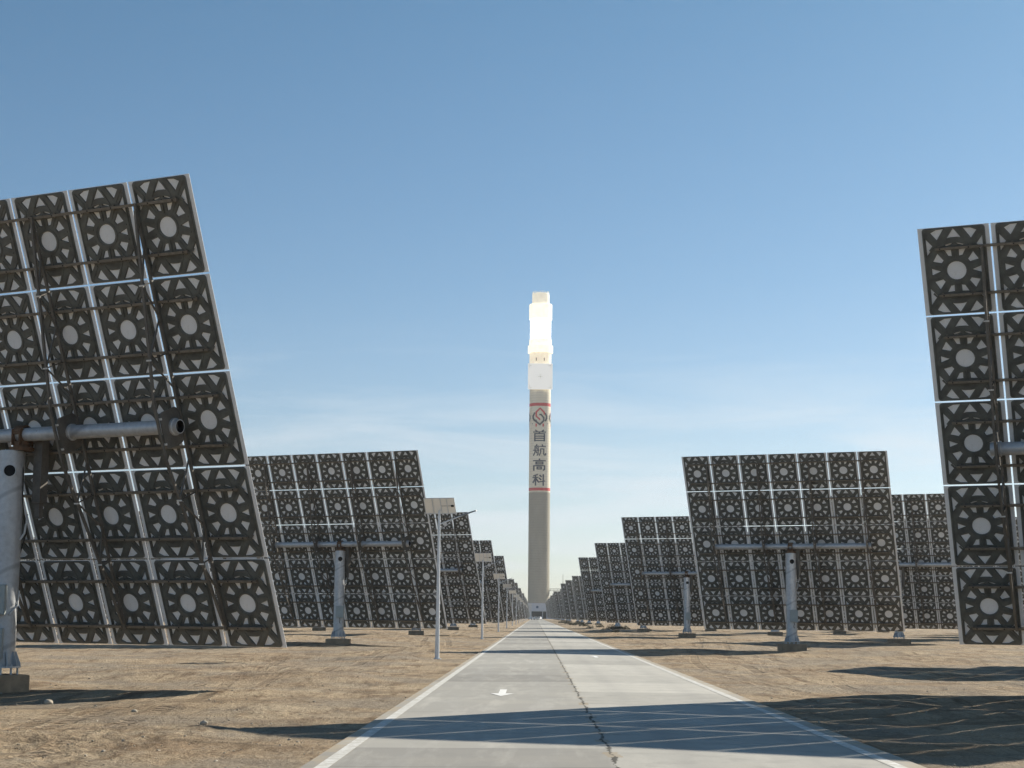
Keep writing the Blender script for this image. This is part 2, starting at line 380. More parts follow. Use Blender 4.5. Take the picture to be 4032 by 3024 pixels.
bms=bm.copy(); ME_FACET=mesh_of(bm,'mirror_facet',[M['white_back'],M['mirror']])
# far version: the whole mirror array as one mesh, lattice likewise
def array_mesh(src,name,mats,yo):
    tmp=bpy.data.meshes.new('t'); src.to_mesh(tmp); b=bmesh.new()
    for i in range(7):
        for j in range(5):
            n0=len(b.verts); b.from_mesh(tmp); b.verts.ensure_lookup_table()
            for v_ in b.verts[n0:]: v_.co+=Vector(((i-3)*FW_,yo,(j-2)*FH_))
    bpy.data.meshes.remove(tmp); return mesh_of(b,name,mats)
ME_ARR=array_mesh(bms,'mirror_facets',[M['white_back'],M['mirror']],0); ME_LAT=array_mesh(bmf,'backing_frames',M['frame'],-.005)
bms.free(); bmf.free()
# purlin with bolt holes
bm=bmesh.new(); PL=3*FW_+.40
box(bm,0,0,0,2*PL,.05,.055)
for i in range(7):
    for s_ in (-.30,.30): box(bm,(i-3)*FW_+s_,-.0262,0,.03,.003,.03,1)
    for s_ in (-.33,.33): box(bm,(i-3)*FW_+s_,.035,0,.05,.02,.10,0)
ME_PURL=mesh_of(bm,'purlin',[M['purlin'],M['hole']])
PY=OFF-.085  # purlin offset from the tube axis plane
# truss girder
bm=bmesh.new(); CI,CO=OFF-.15,-.42
vt=4.35; 
def oc(z): 
    a=min(1,max(0,(vt-abs(z))/(vt-.55))); return CI-.03+(CO-CI)*a
def fm(a,b,wd): bar(bm,a,b,wd,wd)
box(bm,0,CI,0,.055,.05,2*vt+.25)
zs=[-vt,-.55,.55,vt]
for a,b in zip(zs,zs[1:]): bar(bm,(0,oc(a),a),(0,oc(b),b),.05,.05)
zz=[k*vt/6 for k in range(-6,7)]
for k,(a,b) in enumerate(zip(zz,zz[1:])):
    if abs((a+b)/2)<.6: continue
    p,q=((0,CI,a),(0,oc(b),b)) if k%2 else ((0,oc(a),a),(0,CI,b))
    bar(bm,p,q,.028,.028)
    zc=b if k%2 else a
    bar(bm,(0,CI,zc),(0,oc(zc),zc),.024,.024)
for z_ in (-2.9,-1.45,1.45,2.9): box(bm,0,oc(z_)-.03,z_,.12,.012,.03,1)
ME_TRUSS=mesh_of(bm,'truss',[M['truss'],M['wcable']])
bm=bmesh.new(); g_=rounded(.30,.38,.12)
fa=[bm.verts.new((-.012,x-.07,z)) for x,z in g_]; fb=[bm.verts.new((.012,x-.07,z)) for x,z in g_]
bm.faces.new(fa); bm.faces.new(fb[::-1])
for i in range(len(fa)): bm.faces.new((fa[i],fb[i],fb[(i+1)%len(fa)],fa[(i+1)%len(fa)]))
bmesh.ops.recalc_face_normals(bm,faces=bm.faces)
for s_ in (.26,-.26): box(bm,0,-.36,s_,.07,.03,.04,1)
ME_GUS=mesh_of(bm,'gusset_plate',[M['truss'],M['wcable']])
# torque tube: hollow, open at both ends
bm=bmesh.new(); rot=Matrix.Rotation(R(90),4,'Y')
lathe(bm,[(.125,-TL-.16),(.145,-TL-.16),(.145,TL+.16),(.125,TL+.16)],28,0,False)
lathe(bm,[(.125,TL+.16),(.125,TL-.5)],28,1,False); lathe(bm,[(.125,-TL+.5),(.125,-TL-.16)],28,1,False)
for z_ in (TL-.5,-TL+.5): 
    bmesh.ops.create_circle(bm,cap_ends=True,segments=20,radius=.125,matrix=Matrix.Translation((0,0,z_)))
for f in bm.faces:
    c_=f.calc_center_median()
    if math.hypot(c_.x,c_.y)<.126: f.material_index=1
for s_ in (-1.33,1.33,-TL,TL): lathe(bm,[(.145,s_-.07),(.175,s_-.06),(.175,s_+.06),(.145,s_+.07)],28,0,False)
bmesh.ops.transform(bm,matrix=rot,verts=bm.verts)
ME_TUBE=mesh_of(bm,'torque_tube',[M['pipe'],M['hole']],True)
# post: pipe with hole, flared gusseted flange, anchor bolts
PT=PIV-.36
bm=bmesh.new()
lathe(bm,[(.275,.50),(.275,PT),(.245,PT),(.245,PT+.02)],36)
lathe(bm,[(.40,.45),(.40,.485),(.275,.485),(.275,.50)],36)
for k in range(10):
    a=2*math.pi*k/10+.2; c_,s_=math.cos(a),math.sin(a)
    vs=[bm.verts.new((c_*r_+s_*t_,s_*r_-c_*t_,z_)) for t_ in (-.008,.008) for r_,z_ in ((.27,.485),(.39,.485),(.39,.53),(.295,.78),(.27,.78))]
    bm.faces.new(vs[:5]); bm.faces.new(vs[5:][::-1])
    for i in range(5): bm.faces.new((vs[i],vs[5+i],vs[5+(i+1)%5],vs[(i+1)%5]))
    a+=.31; bar(bm,(.35*math.cos(a),.35*math.sin(a),.27),(.35*math.cos(a),.35*math.sin(a),.53),.04,.04,0,8)
bmesh.ops.recalc_face_normals(bm,faces=bm.faces)
ME_POST=mesh_of(bm,'post',[M['pipe']],True)
bm=bmesh.new()   # round opening near the post head: short collar with a dark bore
lathe(bm,[(.118,0),(.135,0),(.135,.30),(.118,.30)],24,0,False); bmesh.ops.create_circle(bm,cap_ends=True,segments=24,radius=.118,matrix=Matrix.Translation((0,0,.29)))
for f in bm.faces:
    if len(f.verts)>8: f.material_index=1
bmesh.ops.transform(bm,matrix=Matrix.Translation((.03,0,PT-.42))@Matrix.Rotation(R(90),4,'X'),verts=bm.verts)
ME_HOLE=mesh_of(bm,'port_hole',[M['pipe'],M['hole']],True)
bm=bmesh.new()   # slewing drive head between post and tube
lathe(bm,[(.26,PT+.02),(.26,PT+.09),(.17,PT+.10),(.17,PIV-.14)],28)
for s_ in (-.09,.11): box(bm,s_,-.0,PIV-.06,.03,.42,.34)
for s_ in (-.14,.17): 
    b2=[]; lathe(bm,[(.0,0)],3) if 0 else None
for k in range(12):
    a,b=math.pi*(k/12),math.pi*((k+1)/12)
    bar(bm,(.01,-.185*math.cos(a),PIV+.185*math.sin(a)),(.01,-.185*math.cos(b),PIV+.185*math.sin(b)),.22,.035)
box(bm,.30,.28,PIV-.75,.22,.22,1.35,1); box(bm,.30,.28,PIV-1.55,.12,.12,.4,1)
ME_DRIVE=mesh_of(bm,'slewing_drive',[M['rust'],M['truss']])
bm=bmesh.new(); tube(bm,[(.2,-.02,PT-.05),(.27,-.10,PT-.4),(.29,-.06,PT-1.1),(.36,.1,PT-1.7),(.30,-.05,PT-2.05)],.012)
tube(bm,[(.36,.12,PT-1.3),(.34,.0,PT-1.7),(.27,-.09,PT-1.85)],.022,8,1)
tube(bm,[(.30,-.02,PT-2.9),(.29,-.08,PT-3.2),(.16,-.27,PT-3.4)],.018,8,1)
ME_CABLE=mesh_of(bm,'cable',[M['cable'],M['wcable']],True)
bm=bmesh.new(); box(bm,0,0,0,.40,.16,.62); box(bm,0,-.083,0,.37,.012,.59)
bmesh.ops.bevel(bm,geom=bm.edges[:],offset=.008,segments=1,affect='EDGES')
tube(bm,[(0,-.03,-.3),(.02,-.04,-.42),(-.01,-.04,-.5),(.02,.06,-.6)],.016,6,1)
ME_BOX=mesh_of(bm,'control_box',[M['box'],M['cable']])
bm=bmesh.new(); box(bm,0,0,.0,1.26,1.26,.62); bmesh.ops.bevel(bm,geom=bm.edges[:],offset=.02,segments=1,affect='EDGES')
ME_BASE=mesh_of(bm,'concrete_base',M['concrete_block'])
def far_post():
    bm=bmesh.new(); lathe(bm,[(.42,.36),(.42,.50),(.275,.80),(.275,PIV-.2)],14)
    return mesh_of(bm,'post',M['pipe'],True)
ME_POST_F=far_post()
bm=bmesh.new()
for j in range(5):
    for s_ in (-.515,.515): box(bm,0,PY,(j-2)*FH_+s_,2*PL,.05,.055)
ME_PURLS=mesh_of(bm,'purlins',M['purlin'])
def far_truss():
    tmp=bmesh.new(); tmp.from_mesh(ME_TRUSS); m1=bpy.data.meshes.new('t'); tmp.to_mesh(m1); tmp.free(); b=bmesh.new()
    for x_ in (-TL,-1.33,1.33,TL):
        for src in (m1,ME_GUS):
            n0=len(b.verts); b.from_mesh(src); b.verts.ensure_lookup_table()
            for v_ in b.verts[n0:]: v_.co.x+=x_
    bpy.data.meshes.remove(m1); return mesh_of(b,'trusses',[M['truss'],M['wcable']])
ME_TRUSSES=far_truss()

def heliostat(x,y,label,dpsi=0,dtau=0,full=True,boxes=1,base_rot=.06,pdx=0,group='heliostats of the mirror field'):
    r=thing('heliostat',(x,y,0),label,'heliostat',group,-(PSI+dpsi))
    inv=Matrix.Rotation(PSI+dpsi,4,'Z')@Matrix.Translation((pdx,0,0))
    b=obj('concrete_base',ME_BASE,r); b.matrix_local=inv@Matrix.Rotation(base_rot,4,'Z')@Matrix.Diagonal((.74,.74,1,1) if boxes==2 else (1,1,1.1,1))
    rp=inv@Matrix.Rotation(-math.atan2(x,y)*.4,4,'Z')
    p=obj('post',ME_POST if full else ME_POST_F,r); p.matrix_local=rp
    if full:
        obj('port_hole',ME_HOLE,p).location=(0,-.0,0)
        obj('cable',ME_CABLE,p)
        obj('slewing_drive',ME_DRIVE,r)
        if boxes==2:
            for zc,xo in ((1.84,-.10),(.95,-.12)): obj('control_box',ME_BOX,p).location=(xo,-.36,zc)
        else: obj('control_box',ME_BOX,p).location=(.08,-.36,1.74)
    T=Matrix.Translation((0,0,PIV))@Matrix.Rotation(TAU+dtau,4,'X')
    def pp(name,me,loc=(0,0,0),par=r,extra=Matrix.Identity(4)):
        o=obj(name,me,par); o.matrix_local=T@Matrix.Translation(loc)@extra; return o
    pp('torque_tube',ME_TUBE)
    if full:
        for x_ in (-TL,-1.33,1.33,TL):
            tr=pp('truss',ME_TRUSS,(x_,0,0)); obj('gusset_plate',ME_GUS,tr)
        for j in range(5):
            for s_ in (-.515,.515): pp('purlin',ME_PURL,(0,PY,(j-2)*FH_+s_))
        for i in range(7):
            for j in range(5):
                f=pp('mirror_facet',ME_FACET,((i-3)*FW_,OFF,(j-2)*FH_),r,Matrix.Rotation(random.uniform(-.003,.003),4,'X')@Matrix.Rotation(random.uniform(-.003,.003),4,'Z'))
                k=obj('backing_frame',ME_FRAME,f); k.location=(0,-.004,0)
    else:
        pp('truss_girders',ME_TRUSSES); pp('purlins',ME_PURLS); m=pp('mirror_facets',ME_ARR,(0,OFF,0)); obj('backing_frames',ME_LAT,m)
    return r

ORD=['first','second','third','fourth','fifth','sixth','seventh','eighth','ninth','tenth','eleventh','twelfth','thirteenth','fourteenth','fifteenth','sixteenth','seventeenth','eighteenth','nineteenth','twentieth','twenty-first','twenty-second','twenty-third']
D=R
left=[(-10.85,34.33,2.99,.01),(-10.35,87.26,.73,-.1),(-9.82,137.1,-.27,1.14),(-9.24,187.2,.36,.54),(-8.81,234.8,0,0),(-9.2,380,.3,.5),(-8.9,420,-.6,.3),(-8.7,500,.4,-.2),(-8.9,555,0,.6),(-8.5,610,0,0),(-8.8,665,.5,0),(-8.6,720,0,.4),(-8.5,780,.3,0),(-8.7,845,0,0),(-8.6,910,0,0),(-8.7,980,0,0)]
right=[(13.68,34.04,-.16,3.34),(13.1,85.05,-1.05,2.38),(12.64,138.5,1.41,.16),(12.17,187.3,.22,1.51),(11.54,232.6,-1.49,2.7),(12.9,340,.3,.8),(12.3,380,0,1.2),(11.8,420,-.5,.5),(12.8,500,.4,0),(11.4,552,0,1),(11.6,605,0,0),(11.3,660,.5,.4),(11.5,720,0,0),(11.2,780,0,.3),(11.4,845,0,0),(11.3,910,0,0),(11.2,980,0,0)]
special={('L',0):'nearest heliostat, cut by the left edge, with two boxes on its thick grey post',
         ('L',1):'second heliostat left of the road, whole post visible behind the first street lamp',
         ('R',0):'nearest heliostat on the right, cut by the right edge, only two mirror columns showing',
         ('R',1):'second heliostat right of the road, fully visible with post and control box'}
for S,lst in (('L',left),('R',right)):
    sd_='left' if S=='L' else 'right'
    for k,(x,y,dp,dt) in enumerate(lst):
        lb=special.get((S,k),'%s heliostat from the camera in the row beside the road on the %s'%(ORD[k],sd_))
        heliostat(x,y,lb,D(dp),D(dt),y<200,2 if (S,k)==('L',0) else 1,.62 if (S,k)==('L',0) else .06,-.2 if (S,k)==('L',0) else 0)
# columns further out from the road; rings are staggered
rings_even=[34,86,137.5,187]; rings_odd=[60.5,112,162,211]
DT=1225
for S,sg in (('left',-1),('right',1)):
    for c in range(1,6):
        ys_=rings_odd if c%2 else rings_even
        ang_=(.0118+.01055*c-(.0004 if c==1 else 0)) if sg>0 else -(.0093+.01055*c)
        n=0
        for y in ys_:
            x=ang_*(DT-y)
            lim=.335*y+ (3 if sg<0 else 6.5)
            px=x/y*6471
            if sg>0 and y<70 and c==1: pass
            elif abs(x)>.315*y+1.5 or (sg>0 and abs(x)-5.5>.295*y) or (sg<0 and abs(x)-5.5>.325*y): continue
            lb='heliostat in the %s row out from the road on the %s, %s from the camera'%(ORD[c],S,ORD[n]); n+=1
            heliostat(x,y,lb,D(random.uniform(-1.8,1.8)),D(random.uniform(-.5,2.5)),y<120 and c==1,1)

# ------------------------------------------------------------------ solar street lamps
bm=bmesh.new(); lathe(bm,[(.16,0),(.16,.02),(.082,.021),(.045,5.55)],20)
for k in range(4):
    a=math.pi*k/2+.78; box(bm,.125*math.cos(a),.125*math.sin(a),.035,.03,.03,.03)
ME_LPOLE=mesh_of(bm,'pole',M['lamp_pole'],True)
bm=bmesh.new(); box(bm,0,0,0,1.22,.006,.66,0); box(bm,0,.005,0,1.20,.004,.64,1)
for s_ in (-1,1): box(bm,.60*s_,-.004,0,.02,.03,.66,2); box(bm,0,-.004,.32*s_,1.18,.03,.02,2)
for s_ in (-.27,.05,.30): box(bm,s_,-.02,0,.03,.02,.62,4)
box(bm,.32,-.012,-.0,.5,.006,.01,3); box(bm,.50,-.02,0,.10,.03,.07,3)
ME_PV=mesh_of(bm,'solar_panel',[M['pv_back'],M['pv_cell'],M['lamp_pole'],M['cable'],M['lamp_pole']])
bm=bmesh.new(); tube(bm,[(0,0,5.02),(.35,0,5.16),(.85,0,5.36)],[.028,.026,.022],8); tube(bm,[(0,0,4.80),(.30,0,5.0),(.52,0,5.22)],.012,6)
ME_ARM=mesh_of(bm,'arm',M['lamp_pole'],True)
bm=bmesh.new()
vs=[(0,-.05,0),(0,.05,0),(.30,.09,.02),(.62,.07,.03),(.66,0,.03),(.62,-.07,.03),(.30,-.09,.02)]
lo=[bm.verts.new((a,b,c-.015)) for a,b,c in vs]; hi=[bm.verts.new((a,b*.8,c+.03)) for a,b,c in vs]
bm.faces.new(lo[::1]); bm.faces.new(hi[::-1])
for i in range(7): bm.faces.new((lo[i],hi[i],hi[(i+1)%7],lo[(i+1)%7]))
bmesh.ops.recalc_face_normals(bm,faces=bm.faces)
ME_HEAD=mesh_of(bm,'lamp_head',M['lamp_head'])
for k,y in enumerate([62.2,117,172.5,227.5,283,338,394,450,506,562,618,675,732]):
    l=thing('street_lamp',(-3.66-.25*min(1,k/3),y,-.01),'%s solar street lamp from the camera in the line along the left road edge'%ORD[k] if k else 'nearest and tallest-looking white solar street lamp, on the gravel left of the road','street lamp','solar street lamps along the road',random.uniform(-.03,.03))
    obj('pole',ME_LPOLE,l)
    pv=obj('solar_panel',ME_PV,l); pv.matrix_local=Matrix.Translation((.02,-.03,5.72))@Matrix.Rotation(R(-14),4,'Z')@Matrix.Rotation(R(27+random.uniform(-2,4)),4,'X')
    obj('arm',ME_ARM,l); h=obj('lamp_head',ME_HEAD,l); h.location=(.80,0,5.345); h.rotation_euler=(0,R(-16),0)

# ------------------------------------------------------------------ tower
TX,TY=2.35,1225.0
t=NT('tower_concrete'); g=t.n('NewGeometry').outputs['Position']; Z=t.n('SeparateXYZ',{0:g}).outputs[2]
v=t.coord(kind='Position'); a=t.noise(t.coord((1,1,.25),'Position'),.22,7,.6); b=t.noise(t.coord((.2,.2,3),'Position'),.6,4,.6)
lift=t.math('FRACT',t.math('DIVIDE',Z,1.9)); ln=t.math('LESS_THAN',lift,.14)
paint=t.rng(Z,92.5,93.5)
c=t.mix(t.rng(a,.3,.7),c4(.34,.315,.25),c4(.41,.385,.31)); c=t.mix(t.math('MULTIPLY',b,.35),c,c4(.38,.355,.30))
cp=t.mix(t.rng(a,.3,.7),c4(.84,.76,.60),c4(.92,.86,.71))
c=t.mix(paint,c,cp); c=t.mix(t.math('MULTIPLY',ln,.28),c,c4(.2,.19,.16))
M['tower']=t.set(col=c,rough=.85,spec=.2,nrm=t.bump(lift,.2,.15)).m
M['red']=simple('tower_red',(.60,.03,.025),.6,0,.08,.2)
M['ink']=simple('lettering_dark',(.010,.014,.035),.6,0,.1,.2)
M['blackmark']=simple('emblem_black',(.03,.028,.03),.6,0,.1,.2)
M['redmark']=simple('emblem_red',(.62,.035,.02),.6,0,.1,.2)
def glow(name,col,st):  # emission stands in for concentrated mirror-field sunlight falling on the tower top
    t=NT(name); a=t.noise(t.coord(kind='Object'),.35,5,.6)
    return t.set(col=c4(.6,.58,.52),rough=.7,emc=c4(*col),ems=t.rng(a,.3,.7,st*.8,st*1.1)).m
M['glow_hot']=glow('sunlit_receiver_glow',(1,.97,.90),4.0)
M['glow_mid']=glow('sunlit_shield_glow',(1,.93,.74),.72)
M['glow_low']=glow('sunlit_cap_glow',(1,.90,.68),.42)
M['glow_shaft']=glow('lit_shaft_spill_glow',(1,.84,.58),.48)  # mirror spill light on the upper shaft, put in as emission
tw=thing('receiver_tower',(TX,TY,0),'tall pale concrete tower with glowing receiver top, red bands and dark characters','tower')
RR=7.95
bm=bmesh.new(); lathe(bm,[(RR+.05,-.5),(RR,40),(RR,100),(RR,189)],72,0,True); obj('shaft',mesh_of(bm,'shaft',M['tower'],True),tw)
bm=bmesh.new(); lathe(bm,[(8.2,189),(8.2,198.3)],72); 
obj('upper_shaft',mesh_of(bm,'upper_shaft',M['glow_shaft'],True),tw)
for x_ in (-3.1,2.9):
    bm=bmesh.new(); box(bm,x_,-math.sqrt(8.2**2-x_*x_)-.02,192.6,.55,.5,2.2); obj('window_slot',mesh_of(bm,'window_slot',M['wall_inside']),tw)
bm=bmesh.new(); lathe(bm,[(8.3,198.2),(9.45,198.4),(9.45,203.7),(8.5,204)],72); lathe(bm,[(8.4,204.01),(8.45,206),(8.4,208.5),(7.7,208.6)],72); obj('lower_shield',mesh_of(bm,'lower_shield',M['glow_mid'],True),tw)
bm=bmesh.new()
n=24
for k in range(n):
    a0=2*math.pi*k/n; box(bm,7.62*math.cos(a0),7.62*math.sin(a0),216.2,.22,1.9,15.1,0,Matrix.Rotation(a0,4,'Z'))
lathe(bm,[(7.3,208.62),(7.3,223.8)],48)
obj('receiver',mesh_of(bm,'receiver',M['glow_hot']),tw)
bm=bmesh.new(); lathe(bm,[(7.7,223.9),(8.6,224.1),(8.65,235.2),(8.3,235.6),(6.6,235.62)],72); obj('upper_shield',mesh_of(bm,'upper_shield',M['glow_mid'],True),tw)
bm=bmesh.new(); lathe(bm,[(6.55,235.63),(6.55,243.4),(5.9,244.2),(4,244.5)],60)
for k in range(18):
    a0=2*math.pi*k/18+.1; box(bm,6.1*math.cos(a0),6.1*math.sin(a0),244.4+.3*(k%3),.5,.5,1.0)
obj('cap',mesh_of(bm,'cap',M['glow_low'],True),tw)
t=NT('target_white_spill_glow'); a=t.noise(t.coord(kind='Object'),.12,4,.6)
M['target']=t.set(col=t.mix(t.rng(a,.3,.7),c4(.80,.81,.78),c4(.86,.86,.84)),rough=.8,emc=c4(1,.98,.92),ems=.30).m  # white panel; its emission imitates the mirror light falling on it
M['tmark']=simple('target_marks',(.45,.46,.42),.8)
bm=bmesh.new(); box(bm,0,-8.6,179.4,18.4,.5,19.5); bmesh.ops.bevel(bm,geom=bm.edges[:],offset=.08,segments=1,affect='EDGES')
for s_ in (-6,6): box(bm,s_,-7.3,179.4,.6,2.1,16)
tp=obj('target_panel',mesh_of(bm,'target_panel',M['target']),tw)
bm=bmesh.new()
box(bm,0,-8.88,179.4,4.2,.04,.22); box(bm,0,-8.885,179.4,.22,.04,4.2)
for sx_ in (-1,1):
    for sz_ in (-1,1): box(bm,7.0*sx_,-8.88,179.4+8.4*sz_,2.0,.04,.2); box(bm,7.9*sx_,-8.885,179.4+7.4*sz_,.2,.04,2.0)
obj('target_mark',mesh_of(bm,'target_mark',M['tmark']),tp)
for z0,z1 in ((157.4,159.7),(94.1,96.3)):
    bm=bmesh.new(); lathe(bm,[(RR+.0,z0),(RR+.04,z0+.01),(RR+.04,z1-.01),(RR,z1)],72,0,False); obj('red_band',mesh_of(bm,'red_band',M['red'],True),tw)
def wrap(bm,off=.06,ang=0):
    for k in range(-14,15): 
        g_=bm.verts[:]+bm.edges[:]+bm.faces[:]; bmesh.ops.bisect_plane(bm,geom=g_,plane_co=(k*.5,0,0),plane_no=(1,0,0))
    for v_ in bm.verts:
        q=RR+off+(v_.co.y if False else 0); x_=max(-RR+.1,min(RR-.1,v_.co.x)); v_.co=Vector((x_,-math.sqrt(q*q-x_*x_),v_.co.z))
    if ang: bmesh.ops.transform(bm,matrix=Matrix.Rotation(ang,4,'Z'),verts=bm.verts)
def flat(polys):   # px in the lettering zoom (688 wide, .2471 px each) -> metres on the shaft
    bm=bmesh.new()
    for p in polys:
        f=bm.faces.new([bm.verts.new(((x-306)*.2471/5.24,0,159.7-(y-165)*.2471*.191)) for x,y in p])
        bmesh.ops.triangulate(bm,faces=[f])
    return bm
def strokes(name,lines,H2,mat,ang=0,z0=0):
    tot=bmesh.new(); n_=z0
    for st_ in lines:
        for (x0,y0),(x1,y1) in zip(st_,st_[1:]):
            dx_,dy_=x1-x0,y1-y0; l_=math.hypot(dx_,dy_); ux,uy=dx_/l_,dy_/l_; e_=H2*.4; hz=H2*.82 if abs(uy)<.3 else H2
            q=[(x0-ux*e_-uy*hz,y0-uy*e_+ux*hz),(x0-ux*e_+uy*hz,y0-uy*e_-ux*hz),(x1+ux*e_+uy*hz,y1+uy*e_-ux*hz),(x1+ux*e_-uy*hz,y1+uy*e_+ux*hz)]
            b=flat([q]); wrap(b,.06+.008*n_,ang); n_+=1
            me=bpy.data.meshes.new('t'); b.to_mesh(me); b.free(); tot.from_mesh(me); bpy.data.meshes.remove(me)
    bmesh.ops.recalc_face_normals(tot,faces=tot.faces)
    obj(name,mesh_of(tot,name,mat),tw)
for an in (0,R(104),R(-104)):
    strokes('emblem_red_mark',[[(374,348),(374,318),(307,252),(247,314),(247,380),(306,434)]],13,M['redmark'],an)
    for fx in (247,358): strokes('emblem_foot',[[(fx,500),(fx,540)]],12,M['redmark'],an)
    strokes('emblem_dark_mark',[[(300,352),(322,352),(364,400),(364,452),(304,512),(242,462),(240,440)],[(222,326),(198,374),(198,408),(222,454)],[(392,334),(412,378),(412,410),(392,452)]],12.5,M['blackmark'],an,12)
GL={'a':[[(236,600),(262,622)],[(366,600),(344,622)],[(205,630),(398,630)],[(304,632),(292,658)],[(227,652),(227,774)],[(378,652),(378,774)],[(234,659),(371,659)],[(234,697),(371,697)],[(234,730),(371,730)],[(234,766),(371,766)]],
'b':[[(262,828),(248,850)],[(226,856),(286,856)],[(232,856),(232,950),(208,1002)],[(280,856),(280,985),(262,1000)],[(205,918),(296,918)],[(252,872),(260,898)],[(250,936),(260,966)],
     [(342,830),(354,852)],[(298,862),(400,862)],[(316,900),(374,900)],[(321,900),(321,950),(300,1002)],[(369,900),(369,975),(380,996),(400,992),(400,968)]],
'c':[[(303,1058),(303,1080)],[(205,1084),(398,1084)],[(245,1108),(360,1108)],[(245,1136),(360,1136)],[(250,1108),(250,1136)],[(355,1108),(355,1136)],[(208,1163),(390,1163)],[(215,1163),(215,1240)],[(383,1163),(383,1222),(360,1236)],
     [(262,1187),(338,1187)],[(262,1216),(338,1216)],[(267,1187),(267,1216)],[(333,1187),(333,1216)]],
'd':[[(278,1304),(208,1324)],[(200,1350),(285,1350)],[(243,1316),(243,1474)],[(240,1362),(204,1432)],[(250,1368),(286,1418)],[(308,1314),(336,1340)],[(300,1360),(330,1386)],[(286,1424),(386,1404)],[(365,1302),(365,1476)]]}
for key in 'abcd': strokes('painted_character',GL[key],11.5 if key!='b' else 9.0,M['ink'])
for z_ in (88,50,144):
    for x_ in (-5.5,5.5):
        bm=bmesh.new(); box(bm,x_,-math.sqrt(RR*RR-x_*x_)-.1,z_,.5,.7,.7); obj('warning_light',mesh_of(bm,'warning_light',M['lamp_head']),tw)
# pipe bridge reaching the tower and its trestle
pb=thing('pipe_bridge',(0,TY,0),'dark pipe bridge joining the tower foot on the right','bridge')
bm=bmesh.new(); box(bm,21,0,21.9,22,2.4,.35); box(bm,21,0,20.6,22,2.4,.3)
for k in range(9): box(bm,11+k*2.5,-1.2,21.25,.15,.15,1.3); box(bm,11+k*2.5,1.2,21.25,.15,.15,1.3)
obj('deck',mesh_of(bm,'deck',M['truss']),pb)
for x_ in (24,31):
    bm=bmesh.new(); 
    for s_ in (-1.2,1.2): box(bm,x_,s_,10.2,.4,.4,20.6)
    obj('trestle',mesh_of(bm,'trestle',M['truss']),pb)
ms=thing('lightning_mast',(18.2,1100,0),'thin mast rising above the far heliostats right of the tower','mast')
bm=bmesh.new(); bar(bm,(0,0,0),(0,0,29.5),.5,.25,0,8); obj('mast_pole',mesh_of(bm,'mast_pole',M['truss']),ms)
# portal building
bl=thing('portal_building',(0,1170,0),'low white building with a dark drive-through bay at the foot of the tower','building')
bm=bmesh.new(); box(bm,2.55,8,7.95,10.4,16,5.5); box(bm,13.0,8,5.35,10.4,16,10.7); obj('wall',mesh_of(bm,'wall',M['wall_white']),bl)
bm=bmesh.new(); box(bm,-9.2,7.6,5.3,13,16,10.6); obj('side_wing',mesh_of(bm,'side_wing',simple('pale_wing',(.74,.72,.70),.6,0,.04,.3)),bl)
bm=bmesh.new(); box(bm,3.0,8,10.85,38,16.6,.3); obj('roof',mesh_of(bm,'roof',M['wall_white']),bl)
bm=bmesh.new(); box(bm,2.55,12,2.58,10.5,.3,5.2); obj('bay_back',mesh_of(bm,'bay_back',M['wall_inside']),bl)
bm=bmesh.new(); box(bm,5.15,-.3,2.6,.4,.4,5.2); obj('column',mesh_of(bm,'column',M['wall_white']),bl)
bm=bmesh.new(); box(bm,1.36,-.06,8.2,1.6,.1,1.6); obj('wall_sign',mesh_of(bm,'wall_sign',simple('sign_blue',(.10,.16,.25),.5)),bl)
bm=bmesh.new(); box(bm,3,1178,.02,60,30,.06); obj('paved_apron',mesh_of(bm,'paved_apron',M['concrete_block']),kind='structure')

# ------------------------------------------------------------------ cars
def car(x,y,rz_,label):
    c=thing('parked_car',(x,y,0.02),label,'car','white cars parked before the building',rz_)
    def sect(pts,wds):
        bm=bmesh.new(); rows=[]
        for (yy_,zz_),(w0) in zip(pts,wds): rows.append([bm.verts.new((-w0,yy_,zz_)),bm.verts.new((w0,yy_,zz_))])
        n=len(rows)
        for i in range(n): bm.faces.new((rows[i][0],rows[i][1],rows[(i+1)%n][1],rows[(i+1)%n][0]))
        bm.faces.new([r_[0] for r_ in rows][::-1]); bm.faces.new([r_[1] for r_ in rows])
        bmesh.ops.recalc_face_normals(bm,faces=bm.faces); bmesh.ops.bevel(bm,geom=bm.edges[:],offset=.05,segments=2,affect='EDGES'); return bm
    prof=[(-2.25,.28),(-2.3,.62),(-2.15,.82),(-1.1,.95),(-.35,1.45),(.3,1.54),(1.3,1.5),(2.0,1.0),(2.25,.92),(2.25,.3)]
    obj('body',mesh_of(sect(prof,[.86,.88,.86,.85,.66,.62,.62,.8,.84,.86]),'body',M['car_paint']),c)
    bm=bmesh.new(); f=[(-.74,-1.06,.99),(.74,-1.06,.99),(.60,-.42,1.42),(-.60,-.42,1.42)]
    bm.faces.new([bm.verts.new((a,b-.03,c_+.02)) for a,b,c_ in f]); bmesh.ops.solidify(bm,geom=bm.faces[:],thickness=.02); obj('windscreen',mesh_of(bm,'windscreen',M['glass']),c)
    for s_ in (-1,1):
        bm=bmesh.new(); box(bm,.6*s_,-2.26,.70,.34,.08,.14); obj('headlight',mesh_of(bm,'headlight',M['box']),c)
        for yy_ in (-1.4,1.4):
            bm=bmesh.new(); bar(bm,(.70*s_,yy_,.32),(.90*s_,yy_,.32),.64,.64,0,18); obj('wheel',mesh_of(bm,'wheel',M['tyre']),c)
    bm=bmesh.new(); box(bm,0,-2.29,.5,.9,.06,.16); obj('grille',mesh_of(bm,'grille',M['glass']),c)
car(-1.75,806,.5,'leftmost white car of three at the far road end, half hidden')
car(.25,800,.15,'middle white car of the three at the far road end')
car(1.9,812,-.25,'rightmost white car of the three at the far road end')

